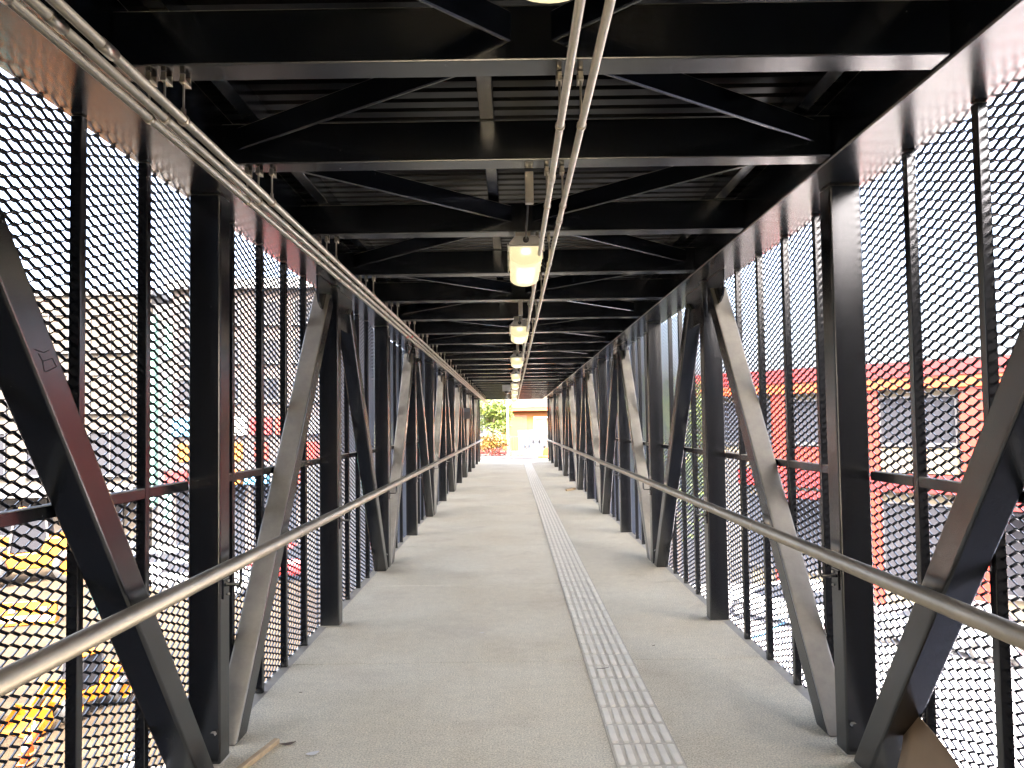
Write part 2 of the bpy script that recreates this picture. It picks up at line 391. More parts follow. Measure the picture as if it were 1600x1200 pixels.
rise_me = diag_mesh(.258, 0, .258 + RS * 2.46, 2.46)          # from an even column's foot, away from camera
fall_top = BAY - .105 - FS * 2.47
fall_me = diag_mesh(fall_top, 2.47, BAY - .105, 0)            # from an odd column's head down to the next foot
gus = MB()
gp = [(-.45, 0), (-.45, -.13), (-.42, -.19), (-.36, -.22), (-.05, -.26), (-.05, 0)]
gus.loft([[(-.007, y, z) for y, z in gp], [(.007, y, z) for y, z in gp]])
gp2 = [(.16, 0), (.16, -.30), (.50, -.30), (.56, -.24), (.62, -.06), (.62, 0)]
gus.loft([[(-.007, y, z) for y, z in gp2], [(.007, y, z) for y, z in gp2]])
gus_me = gus.mesh('gusset_plate', bevel=.002, seg=1); gus_me.materials.append(M['steel'])
for s, P in SIDES.items():
    lab = 'black steel truss wall with leaning struts on the building site side' if s < 0 else 'black steel truss wall with leaning struts on the red building side'
    tr = thing('truss', lab, 'truss', ((P['inner'] + P['outer']) / 2, 0, 0), 0, None)
    xc = tr.location.x
    m = MB(); x0, x1 = sorted((P['chord_in'], P['edge'])); m.box(x0 - xc, x1 - xc, Y0, Y1 - .4, ZC, ZC + .24); m.build('top_chord', 'steel', tr, bevel=.006)
    m = MB(); x0, x1 = sorted((P['inner'] - s * .06, P['edge'])); x0, x1 = (x0, -1.425) if s < 0 else (1.575, x1)
    m.box(x0 - xc, x1 - xc, Y0, Y1 - .4, -.34, -.02); m.build('bottom_chord', 'steel', tr, bevel=.004, seg=1)
    for k in range(K0, K1 + 1):
        cl = put('column', col_me, None, tr, (0, COL(k), .001)); put('foot_seal', seal_me, None, cl)
        if k < K1:
            if k % 2 == 0: put('diagonal', rise_me, None, tr, (-s * .0085, COL(k), 0))
            else: put('diagonal', fall_me, None, tr, (-s * .0085, COL(k), 0))
        if k % 2: put('gusset_plate', gus_me, None, tr, (-s * .035, COL(k) + .02, ZC - .001))
        else:
            put('bolt', bolt2_me, None, tr, (-s * .045, COL(k), .14))
    # welded splice scar and marker scribble on the leading strut
    if s < 0:
        m = MB(); X = -s * (DW / 2 + .0091)
        def on(u, v): return (X, COL(-1) + fall_top + FS * (2.47 - v) + u, v)
        segs = [[(-.035, 1.73), (.0, 1.725), (.03, 1.735)], [(-.025, 1.72), (-.02, 1.70), (-.03, 1.67), (-.01, 1.675), (.035, 1.69)], [(-.02, 1.70), (.03, 1.712), (.034, 1.69)]]
        for sg in segs: m.tube([on(*q) for q in sg], .0011, 5)
        m.build('marker_scribble', 'mark', tr)

# ---------------------------------------------------------------- mesh screens
def expanded_panel():
    """one bay of expanded steel mesh: tilted strands meeting in staggered bonds"""
    Lh = BAY / 42; S = .0372; m = MB()
    z0 = -.10; rows = int((ZC + .02 - z0) / S)
    th = rad(33)
    du, dz = math.cos(th), -math.sin(th)            # strand width direction: outward and down
    nu, nz_ = -dz, du                               # across the thickness
    def rib(a, b, w, t):
        # a, b = (y, z) ; ring offsets in (outward x, z)
        ring = [(du * w / 2 + nu * t / 2, dz * w / 2 + nz_ * t / 2), (du * w / 2 - nu * t / 2, dz * w / 2 - nz_ * t / 2),
                (-du * w / 2 - nu * t / 2, -dz * w / 2 - nz_ * t / 2), (-du * w / 2 + nu * t / 2, -dz * w / 2 + nz_ * t / 2)]
        vs_ = [(u, a[0], a[1] + w_) for u, w_ in ring] + [(u, b[0], b[1] + w_) for u, w_ in ring]
        m.add(vs_, [(i, (i + 1) % 4, 4 + (i + 1) % 4, 4 + i) for i in range(4)])
    bh = .0085
    for i in range(43):
        y = i * Lh
        for j in range(rows + 1):
            z = z0 + j * S + (S / 2 if i % 2 else 0)
            if z > ZC + .01: continue
            rib((max(0, y - bh), z), (min(BAY, y + bh), z), .0160, .0044)
            if i < 42:
                for dzz in (S / 2, -S / 2):
                    zz = z + dzz
                    if zz < z0 - .001 or zz > ZC + .03: continue
                    rib((y + bh, z), (y + Lh - bh, zz), .0110, .0040)
    me = bpy.data.meshes.new('mesh_panel'); me.from_pydata(m.v, [], m.f); me.materials.append(M['mesh']); return me
panel_me = expanded_panel()
post_me = rhs('post', .040, .034, ZC + .10 - .002, .004)
for s, P in SIDES.items():
    lab = 'black expanded metal screen with slim posts on the building site side' if s < 0 else 'black expanded metal screen with slim posts on the red building side'
    sc_ = thing('mesh_screen', lab, 'mesh screen', (P['mesh'], 0, 0))
    pc = (P['post_in'] + s * .020) - P['mesh']
    for k in range(K0, K1):
        yc = COL(k) + .055
        put('mesh_panel', panel_me, None, sc_, (random.uniform(-.0015, .0015), yc, random.uniform(-.008, .008)), (0, random.uniform(-.0012, .0012), random.uniform(-.0012, .0012)), (s, 1, 1))
        for q in range(1, 5): put('post', post_me, None, sc_, (pc, yc + BAY / 5 * q - .017, -.10))
        cuts = [yc + .06] + [yc + BAY / 5 * q for q in range(1, 5)] + [yc + BAY - .06]
        for a, b in zip(cuts[:-1], cuts[1:]):
            m = MB(); m.box(pc - .019, pc + .019, a + .0175, b - .0175, 1.228, 1.27)
            m.build('rail', 'steel', sc_, bevel=.003, seg=1)

# ---------------------------------------------------------------- handrails
HZ = .893; HR = .0315
for s, P in SIDES.items():
    lab = 'round satin steel handrail along the building site side truss' if s < 0 else 'round satin steel handrail along the red building side truss'
    hr = thing('handrail', lab, 'handrail', (P['rail'], 0, 0))
    m = MB(); m.tube([(0, Y0, HZ), (0, Y1 - 1.0, HZ)], HR, 28); m.build('tube', 'rail', hr)
    for yj in (-1.9, 4.1, 10.1, 16.1, 22.1):
        m = MB(); m.tube([(0, yj - .003, HZ), (0, yj + .003, HZ)], HR + .0006, 28); m.build('weld_joint', 'zinc', hr)
    for k in range(K0, K1 + 1):
        yb = COL(k) + .055; wx = P['inner'] - P['rail']
        m = MB(); m.box(*sorted((wx, wx - s * .006)), yb - .03, yb + .03, HZ - .165, HZ - .075)
        pl = m.build('bracket', 'steel', hr, bevel=.0015, seg=1)
        m = MB(); pts = [(wx - s * .004, yb, HZ - .105)] + [(wx * (1 - .5 * (1 - math.cos(t))) * .96 - 0, yb, HZ - .105 - .0) for t in (.6, 1.2, 1.8, 2.4)] + [(0, yb, HZ - .092), (0, yb, HZ - HR)]
        m.tube(pts, .0075, 8); m.build('bracket_arm', 'steel', pl)
        for dz in (-.15, -.09):
            m = MB(); m.bar((wx - s * .006, yb + .018, HZ + dz), (wx - s * .012, yb + .018, HZ + dz), circ(.006, 6)); m.build('bolt', 'galv', pl)

# ---------------------------------------------------------------- roof
roof = thing('roof_frame', 'black steel roof of cross beams and bracing over the walkway', 'roof', (0, 0, 2.6))
def rz_(z): return z - 2.6
BX0, BX1 = -1.188, 1.338
beam_y = [-3.35, -2.27, -1.18, -.1, .98, 2.075] + [2.873 + 1.085 * i for i in range(0, 26)]
beam_y = [b for b in beam_y if b < Y1 - .5]
m = MB(); m.box(BX0, BX1, 0, .10, rz_(2.595), rz_(2.765)); beam_me = m.mesh('cross_beam', bevel=.005); beam_me.materials.append(M['steel'])
for b in beam_y:
    put('cross_beam', beam_me, None, roof, (0, b, 0))
XC = (BX0 + BX1) / 2
for i in range(len(beam_y) - 1):
    a, b = beam_y[i] + .10, beam_y[i + 1]
    side_at_near = (i % 2 == 0)
    for s in (-1, 1):
        xe = BX0 + .06 if s < 0 else BX1 - .06
        p, q = ((xe, a - .01), (XC + s * .06, b + .01)) if side_at_near else ((XC + s * .06, a - .01), (xe, b + .01))
        m = MB(); m.bar((p[0], p[1], rz_(2.70)), (q[0], q[1], rz_(2.70)), rect(.014, .095)); m.build('brace', 'steel', roof, bevel=.004, seg=1)
for xp in (-.085, -1.05, 1.2):
    m = MB(); m.box(xp - .03, xp + .03, Y0, Y1 - .6, rz_(2.766), rz_(2.86)); m.build('purlin', 'steel', roof, bevel=.004, seg=1)
m = MB(); prof = []; y = Y0 - .1; pit = .088
while y < Y1 - .3:
    prof += [(y, 2.866), (y + .052, 2.866), (y + .061, 2.90), (y + .079, 2.90)]; y += pit
vs_ = []; 
for yy, zz in prof: vs_ += [(-1.48, yy, rz_(zz)), (1.63, yy, rz_(zz))]
m.add(vs_, [(2 * i, 2 * i + 1, 2 * i + 3, 2 * i + 2) for i in range(len(prof) - 1)])
vt = [(x, yy, zz + .012) for x, yy, zz in vs_]
m.add(vt, [(2 * i, 2 * i + 2, 2 * i + 3, 2 * i + 1) for i in range(len(prof) - 1)])
rs = put('roof_sheet', (lambda me: me)(m.mesh('roof_sheet')), 'deck', roof)
# eaves closing the gap between chord and sheet
for s, P in SIDES.items():
    x0, x1 = sorted((P['edge'] - s * .03, P['chord_in'] + s * .06)); m = MB(); m.box(x0, x1, Y0, Y1 - .6, rz_(ZC + .241), rz_(2.862)); m.build('eaves_beam', 'steel', roof)
m = MB(); m.box(BX0 + .25, BX1 - .2, 16.86, 16.93, rz_(2.575), rz_(2.594)); m.build('joint_cover', 'galv', roof, bevel=.003, seg=1)
# light steel fascia at the open end
m = MB(); m.box(-1.50, 1.65, Y1 - .45, Y1 - .36, rz_(2.66), rz_(2.93)); m.build('fascia', 'galv', roof, bevel=.004, seg=1)

# ---------------------------------------------------------------- conduits
conds = [(-.996, 2.452, .0138, 'galvanised conduit closest to the lamps of the three along the building site side chord', 'c'),
         (-1.047, 2.452, .0128, 'galvanised conduit in the middle of the three along the building site side chord', 'c'),
         (-1.094, 2.452, .0128, 'galvanised conduit closest to the mesh of the three along the building site side chord', 'c'),
         (.163, 2.425, .0118, 'pale ceiling conduit right beside the row of lamps', 'm'),
         (.229, 2.425, .0118, 'pale ceiling conduit of the pair farther from the lamps', 'm')]
for ci, (cx, cz, cr, lab, kind) in enumerate(conds):
    t = thing('conduit', lab, 'conduit', (cx, 0, cz), 0, 'steel conduits hung below the roof beams')
    m = MB(); m.tube([(0, Y0 + .2, 0), (0, Y1 - 1.2, 0)], cr, 14); m.build('tube', 'conduit_dull' if kind == 'c' else 'galv', t)
    yj = 1.72 - .12 * ci if kind == 'c' else 2.62 + (.55 if ci == 4 else 0)
    yy = yj - 3.0 * 1
    while yy < 29:
        m = MB(); m.tube([(0, yy - .03, 0), (0, yy + .03, 0)], cr + .0028, 14); m.build('coupling', 'conduit_dull' if kind == 'c' else 'galv', t); yy += 3.0
    for bi, b in enumerate(beam_y):
        if b > 27 or b < -2: continue
        yc = b + .075 - (.0 if kind == 'm' else (.02 if ci == 0 else .035))
        h = MB(); h.bar((0, yc, cr), (0, yc, 2.585 - cz - .02), circ(.0038, 6)); hg = h.build('hanger_rod', 'zinc', t)
        c = MB(); c.box(-.009, .009, yc - .012, yc + .033, 2.595 - cz - .030, 2.595 - cz - .019); c.box(-.009, .009, yc + .0265, yc + .033, 2.595 - cz - .03, 2.595 - cz + .012)
        c.box(-.008, .008, yc - .010, yc - .004, 2.595 - cz - .03, 2.595 - cz - .0015)
        c.build('beam_clamp', 'zinc', hg, bevel=.0015, seg=1)
        c = MB(); c.tube([(0, yc - .008, 0), (0, yc + .008, 0)], cr + .0035, 14); c.box(-.005, .005, yc - .007, yc + .007, cr, cr + .022); c.build('saddle_clip', 'zinc', hg)
tp = MB(); tp.tube([(-1.047, 7.37, 2.452), (-1.047, 7.43, 2.452)], .0150, 14); tp.tube([(-1.094, 7.37, 2.452), (-1.094, 7.43, 2.452)], .0150, 14)
tag(tp.build('red_tape', 'red_tape'), 'red tape wrapped round two conduits on the building site side', 'tape')

# ---------------------------------------------------------------- lamps
def make_lamp():
    t = thing('ceiling_lamp', 'lit warm white bulkhead lamp hung below the roof beams', 'lamp', (0, 0, 0), 0, 'lamps in a row under the roof')
    W = .088; L = .60; m = MB()
    # tray: trapezoid end, origin at near end centre, underside z=0
    ringn = lambda y: [(-W - .004, y, 0), (W + .004, y, 0), (W + .004, y, .012), (W * .66, y, .05), (-W * .66, y, .05), (-W - .004, y, .012)]
    m.loft([ringn(0), ringn(L)]); m.build('tray', 'white_plastic', t, bevel=.003, seg=1)
    # U shaped diffuser
    N = 14
    def ring(y, k):
        pts = [(-W * k, y, -.0)]
        pts += [(-W * k * math.cos(math.pi * i / N) , y, -.068 * k - .048 * k * math.sin(math.pi * i / N)) for i in range(N + 1)]
        pts += [(W * k, y, 0)]; return pts
    m = MB(); m.loft([ring(.006, .90), ring(.012, .97), ring(.03, 1), ring(L - .03, 1), ring(L - .012, .97), ring(L - .006, .90)], smooth=False)
    d = m.build('diffuser', 'lamp', t)
    m = MB()
    for i in range(1): m.box(-W - .006, W + .006, -.002, L + .002, -.008, -.0005)
    m.build('rim', 'white_plastic', t, bevel=.002, seg=1)
    for sx in (-1, 1):
        for yy in (.04, .22, .40, .56):
            m = MB(); m.box(*sorted((sx * (W + .0065), sx * (W + .014))), yy - .012, yy + .012, -.026, .014); m.build('clip', 'white_plastic', t, bevel=.002, seg=1)
    m = MB(); m.bar((0, -.001, .026), (0, -.016, .026), circ(.0165, 14)); m.bar((0, -.016, .026), (0, -.03, .026), circ(.011, 12)); gl = m.build('cable_gland', 'rubber', t)
    m = MB(); m.tube([(0, -.028, .026), (-.002, -.12, .02), (-.004, -.35, .0), (-.005, -.62, -.01), (-.005, -.745, .012)], .0048, 8); m.build('cable', 'rubber', gl)
    m = MB(); m.box(-.018, .018, -.785, -.755, -.02, .118); br = m.build('bracket', 'galv', t, bevel=.002, seg=1)
    m = MB(); m.box(-.03, .03, .17, .20, .05, .118); m.build('stem', 'galv', t); m = MB(); m.box(-.055, -.03, .17, .20, .05, .118); m.build('stem', 'galv', t)
    m = MB(); m.tube([(W + .006, .36, -.012), (.115, .37, -.04), (.135, .42, -.055), (.14, .47, -.045), (.133, .50, -.03)], .0042, 8); m.build('cable_loop', 'rubber', t)
    return t
lamp0 = make_lamp()
lamp_y = [.825, 3.785, 6.9, 10.1, 13.4, 16.6, 19.9, 23.1, 26.4]
for i, ly in enumerate(lamp_y):
    o = lamp0 if i == 0 else copy_tree(lamp0)
    o.location = (.09, ly, 2.476)

# ---------------------------------------------------------------- small things in the bridge
t = thing('junction_box', 'grey box with a small camera dome mounted below the roof beams', 'camera', (-.05, 19.2, 2.43))
m = MB(); m.box(-.2, .02, 0, .14, 0, .22); m.build('housing', 'white_plastic', t, bevel=.008)
m = MB(); m.tube([(-.09, .05, 0), (-.09, .05, -.02), (-.09, .05, -.05), (-.09, .05, -.065)], [.06, .06, .045, .015], 12); m.build('dome', 'dark', t)
m = MB(); m.box(-.11, -.07, .05, .09, .22, .30); m.build('mount', 'galv', t)
t = thing('wall_sign', 'small faded pinkish sign on a column near the open end', 'sign', (-1.31, COL(8) - .012, 1.86))
m = MB(); m.box(-.13, .1, 0, .01, -.16, .16); m.build('board', 'wall_grey', t)
m = MB(); m.box(-.11, .08, -.003, -.0005, -.14, .04); m.build('red_field', 'pink', t)

m = MB(); m.bar((-1.33, 2.62, .016), (-1.14, 3.41, .016), rect(.030, .024)); tag(m.build('timber_batten', 'wood', bevel=.003, seg=1), 'thin raw timber batten lying on the floor by a strut foot', 'batten')
m = MB(); m.bar((1.20, COL(6) - .35, .02), (1.42, COL(6) - .02, .02), rect(.05, .04)); tag(m.build('timber_offcut', 'wood', bevel=.003, seg=1), 'short timber offcut on the floor at a column foot', 'timber')
# bent cardboard leaning on the mesh
m = MB(); N = 14; v0 = []
for layer in (0, .004):
    for i in range(N + 1):
        u = i / N; y = 2.30 + .58 * u; x = 1.50 + .05 * math.sin(u * 2.6) + layer
        top = .26 - .10 * math.sin((1 - u) * 1.9) * (1 - u) + .09 * u * u
        v0 += [(x - .03, y, .002), (x + .02, y, top * .5), (x + .045, y, top)]
fs = []
for L_ in (0, 1):
    o_ = L_ * (N + 1) * 3
    for i in range(N):
        for k in range(2): fs.append((o_ + i * 3 + k, o_ + i * 3 + 3 + k, o_ + i * 3 + 4 + k, o_ + i * 3 + 1 + k))
H_ = (N + 1) * 3
for i in range(N):
    fs.append((i * 3 + 2, i * 3 + 5, H_ + i * 3 + 5, H_ + i * 3 + 2)); fs.append((i * 3, H_ + i * 3, H_ + i * 3 + 3, i * 3 + 3))
for i in (0, N):
    for k in range(2): fs.append((i * 3 + k, i * 3 + k + 1, H_ + i * 3 + k + 1, H_ + i * 3 + k))
m.add(v0, fs, True); tag(m.build('cardboard_sheet', 'card'), 'bent brown cardboard sheet leaning on the mesh behind a strut', 'cardboard')
m = MB(); m.loft([[(1.585, 3.30, .3 * 0 + z), (1.600, 3.32, z), (1.596, 3.335, z), (1.580, 3.318, z)] for z in (.002, .3, .53)]); 
ob = tag(m.build('blue_strip', 'blue_plastic'), 'narrow blue plastic strip standing behind a column', 'plastic strip')
ob.location = (.03, .02, 0)
def litter(name, label, cat, x, y, L, W_, rz, mt, curl):
    m = MB(); n = 7; a = []; 
    for i in range(n):
        u = i / (n - 1); w = W_ * math.sin(math.pi * (.06 + .88 * u)); z = .002 + curl * (2 * u - 1) ** 2
        a.append([(L * (u - .5), -w, z + .3 * curl), (L * (u - .5), 0, z), (L * (u - .5), w, z + .5 * curl), (L * (u - .5), 0, z + .0016)])
    m.loft(a); o = m.build(name, mt); o.location = (x, y, 0); o.rotation_euler = (0, 0, rz); return tag(o, label, cat)
litter('dry_leaf', 'curled dark dry leaf on the concrete beside the timber batten', 'leaf', -1.087, 3.40, .075, .014, .3, 'leaf_dry', .006)
litter('paper_scrap', 'torn white paper scrap lying on the concrete near the dry leaf', 'paper', -.94, 3.30, .06, .017, .5, 'paper', .004)
litter('paper_chip', 'tiny pale scrap lying on bare concrete in mid floor', 'paper', -.24, 5.15, .035, .009, .2, 'paper', .003)
litter('twig_scrap', 'thin bent brown twig scrap lying on the tactile strip', 'twig', .53, 4.33, .08, .004, .25, 'leaf_dry', .005)
bpy.data.objects['twig_scrap'].location.z = .013
litter('leaf_fragment', 'small brown leaf fragment on the concrete between strip and red building side', 'leaf', .93, 4.8, .03, .007, .6, 'leaf_dry', .002)
litter('bark_chip', 'small dark chip on the concrete close to the building site side edge', 'chip', -1.22, 4.05, .022, .006, 0, 'leaf_dry', .002)

# ---------------------------------------------------------------- generic outdoor builders
def window(parent, a, b, z0, z1, nrm, frame='white', pane='glass', depth=.06, mull=1):
    """a,b = (x,y) ends of the opening on the facade line, nrm = outward normal"""
    a = Vector((a[0], a[1], 0)); b = Vector((b[0], b[1], 0)); n = Vector((nrm[0], nrm[1], 0)); d = (b - a).normalized(); L = (b - a).length
    def slab(mb, u0, u1, w0, w1, o0, o1):
        p = [a + d * u + n * o + Vector((0, 0, w)) for w in (w0, w1) for u, o in ((u0, o0), (u1, o0), (u1, o1), (u0, o1))]
        mb.add(p, [(0, 3, 2, 1), (4, 5, 6, 7), (0, 1, 5, 4), (1, 2, 6, 5), (2, 3, 7, 6), (3, 0, 4, 7)])
    t = .07; m = MB()
    slab(m, 0, L, z0, z0 + t, .0, depth); slab(m, 0, L, z1 - t, z1, 0, depth); slab(m, 0, t, z0 + t, z1 - t, 0, depth); slab(m, L - t, L, z0 + t, z1 - t, 0, depth)
    for q in range(1, mull + 1): slab(m, L * q / (mull + 1) - .03, L * q / (mull + 1) + .03, z0 + t, z1 - t, 0, depth * .8)
    w = m.build('window', frame, parent)
    for q in range(mull + 1):
        m = MB(); slab(m, L * q / (mull + 1) + .035, L * (q + 1) / (mull + 1) - .035, z0 + t, z1 - t, 0.004, depth * .35); m.build('pane', pane, w)
    m = MB(); slab(m, -.06, L + .06, z0 - .07, z0 - .003, 0, depth + .08); m.build('sill', frame, w)
    return w

def slab_on(parent, name, mt, A, d, n, u0, u1, z0, z1, o0, o1, bevel=0):
    m = MB(); p = [A + d * u + n * o + Vector((0, 0, w)) for w in (z0, z1) for u, o in ((u0, o0), (u1, o0), (u1, o1), (u0, o1))]
    m.add(p, [(0, 3, 2, 1), (4, 5, 6, 7), (0, 1, 5, 4), (1, 2, 6, 5), (2, 3, 7, 6), (3, 0, 4, 7)])
    return m.build(name, mt, parent, bevel=bevel, seg=1)

# ---------------------------------------------------------------- red building (right)
A = Vector((8.5, 32.3, 0)); B = Vector((25.5, 16.0, 0)); d = (B - A).normalized(); n = Vector((-d.y, d.x, 0));  n = -n if n.y > 0 else n
L = (B - A).length
rb = thing('red_building', 'red and orange two storey building with grey glazing beside a pale forecourt', 'building', (0, 0, 0))
slab_on(rb, 'wall', 'cream', A, d, n, .02, L - .02, GND, 3.0, -9, 0)
slab_on(rb, 'parapet', 'red', A, d, n, -.1, L + .1, 3.05, 3.62, -.5, .45)
slab_on(rb, 'fascia', 'fascia_yellow', A, d, n, -.05, L + .05, 2.62, 3.04, -.4, .40)
slab_on(rb, 'floor_band', 'red', A, d, n, -.05, L + .05, -1.2, -.55, -.2, .34)
slab_on(rb, 'roof', 'grey', A, d, n, .3, L - .3, 3.0, 3.2, -8.9, -.5)
u = .2; i = 0
while u < L:
    slab_on(rb, 'pier', 'orange', A, d, n, u, u + .72, GND, 2.62, .003, .30, .02)
    if u + 3.6 < L + .5:
        P0 = A + d * (u + .7); P1 = A + d * (u + 3.3)
        window(rb, P0[:2], P1[:2], .55, 2.35, n, 'dark', 'glass', .10, 1)
        window(rb, P0[:2], P1[:2], GND + .9, -1.6, n, 'dark', 'glass', .10, 1)
        slab_on(rb, 'spandrel', 'orange' if i % 2 else 'cream', A, d, n, u + .68, u + 3.32, -.5, .42, .004, .10)
        if i % 2: slab_on(rb, 'awning', 'red', A, d, n, u + .7, u + 3.3, -1.55, -1.35, .36, 1.3)
    u += 3.4; i += 1

# ---------------------------------------------------------------- beige building (left)
bb = thing('beige_building', 'beige office block with grey framed windows beyond the building site', 'building', (0, 0, 0))
A = Vector((-37.2, 38.2, 0)); d = Vector((1, 0, 0)); n = Vector((0, -1, 0))
slab_on(bb, 'wall', 'beige', A, d, n, 0, 17.6, GND, 8.9, -10, 0)
slab_on(bb, 'stair_tower', 'wall_grey', A, d, n, 17.603, 19.8, GND, 8.4, -9.5, -.2)
slab_on(bb, 'parapet', 'wall_grey', A, d, n, -.1, 17.7, 8.9, 9.15, -10.1, .12)
slab_on(bb, 'glass_fin', 'teal_glass', A, d, n, 17.7, 17.92, -2.6, 7.8, -.2, .22)
slab_on(bb, 'canopy', 'wall_grey', A, d, n, 8, 17.5, -1.9, -1.4, .003, 1.6)
slab_on(bb, 'plinth', 'wall_grey', A, d, n, .0, 17.59, GND, -4.3, .002, .12)
for row in ((2.5, 4.6), (-.9, 1.5), (5.8, 7.9)):
    for q in range(5):
        u = .7 + q * 3.4
        window(bb, (A + d * u)[:2], (A + d * (u + 2.3))[:2], row[0], row[1], n, 'dark', 'glass' if row[0] < 2 else 'beige', .12, 1)
for q in range(4):
    u = 1.0 + q * 4.1
    window(bb, (A + d * u)[:2], (A + d * (u + 2.9))[:2], -4.1, -2.1, n, 'dark', 'glass', .15, 1)
for q in range(4):
    window(bb, (A + d * 18.2 - n * .2)[:2], (A + d * 19.5 - n * .2)[:2], -3.6 + q * 3.0, -1.6 + q * 3.0, n, 'wall_grey', 'teal_glass', .06, 0)

# ---------------------------------------------------------------- far pale building (left, behind)
fb = thing('pale_apartment_block', 'pale pinkish apartment block with coloured shop signs along its foot', 'building', (0, 0, 0))
A = Vector((-17.2, 35.6, 0)); d = Vector((1, 0, 0)); n = Vector((0, -1, 0))
slab_on(fb, 'wall', 'pink', A, d, n, 0, 7.9, GND, 8.6, -12, 0)
slab_on(fb, 'roof_edge', 'grey', A, d, n, -.2, 8.1, 8.6, 9.1, -12.3, .35)
for r_ in range(3):
    for q in range(4):
        window(fb, (A + d * (.35 + q * 1.95))[:2], (A + d * (1.55 + q * 1.95))[:2], 2.9 + r_ * 1.95, 4.1 + r_ * 1.95, n, 'wall_grey', 'glass', .10, 1)
cols = ['skyblue', 'yellow', 'white', 'red', 'orange', 'wall_grey']
for q in range(6):
    slab_on(fb, 'shop_sign', cols[q % 6], A, d, n, .12 + q * 1.3, 1.22 + q * 1.3, 1.2, 2.1, .003, .25)
    slab_on(fb, 'awning', cols[(q * 5 + 3) % 6], A, d, n, .12 + q * 1.3, 1.22 + q * 1.3, -1.2, -.55, .003, 1.0)
    slab_on(fb, 'banner', cols[(q * 3 + 1) % 6], A, d, n, .3 + q * 1.3, 1.0 + q * 1.3, -.1, .8, .003, .08)
    slab_on(fb, 'shopfront', 'glass', A, d, n, .25 + q * 1.3, 1.1 + q * 1.3, GND, -1.4, .003, .05)

# ---------------------------------------------------------------- unseen blocks added beside the near end for dark reflections
def plain_block(name, label, x0, x1, y0, y1, z1, face, wallm):
    t = thing(name, label, 'building', (0, 0, 0)); m = MB(); m.box(x0, x1, y0, y1, GND, z1); m.build('wall', wallm, t)
    m = MB(); m.box(x0 - .2, x1 + .2, y0 - .2, y1 + .2, z1, z1 + .3); m.build('roof_edge', 'dark', t)
    xf = x1 if face > 0 else x0; yy = y0 + 1
    while yy < y1 - 1.5:      # seam strips on the added block
        m = MB(); m.box(*sorted((xf, xf + face * .04)), yy, yy + .05, GND, z1 - .01); m.build('seam', wallm, t); yy += 1.5
plain_block('reflection_blocker', 'unseen added dark hall beside the near end of the footbridge', -30, -3.0, -50, 1.7, 8, 1, 'blocker')  # added out of view so the steel fronts mirror something dark
plain_block('low_reflection_blocker', 'unseen low dark block added across from the hall', 3.3, 30, -50, 1.2, 2.7, -1, 'blocker')  # added out of view; kept low so column tops still mirror sky

t = thing('gap_shade_slab', 'unseen dark slab added to shade the gap from the hall to the footbridge', 'canopy', (0, 0, 0))
m = MB(); m.box(-2.98, -1.52, -50, 2.0, 3.0, 3.14); m.build('slab', 'blocker', t)  # unseen slab added to keep sky light off the block's wall
for yy in range(-48, 1, 6):
    m = MB(); m.box(-2.95, -1.55, yy, yy + .12, 2.85, 2.998); m.build('slab_rib', 'blocker', t)

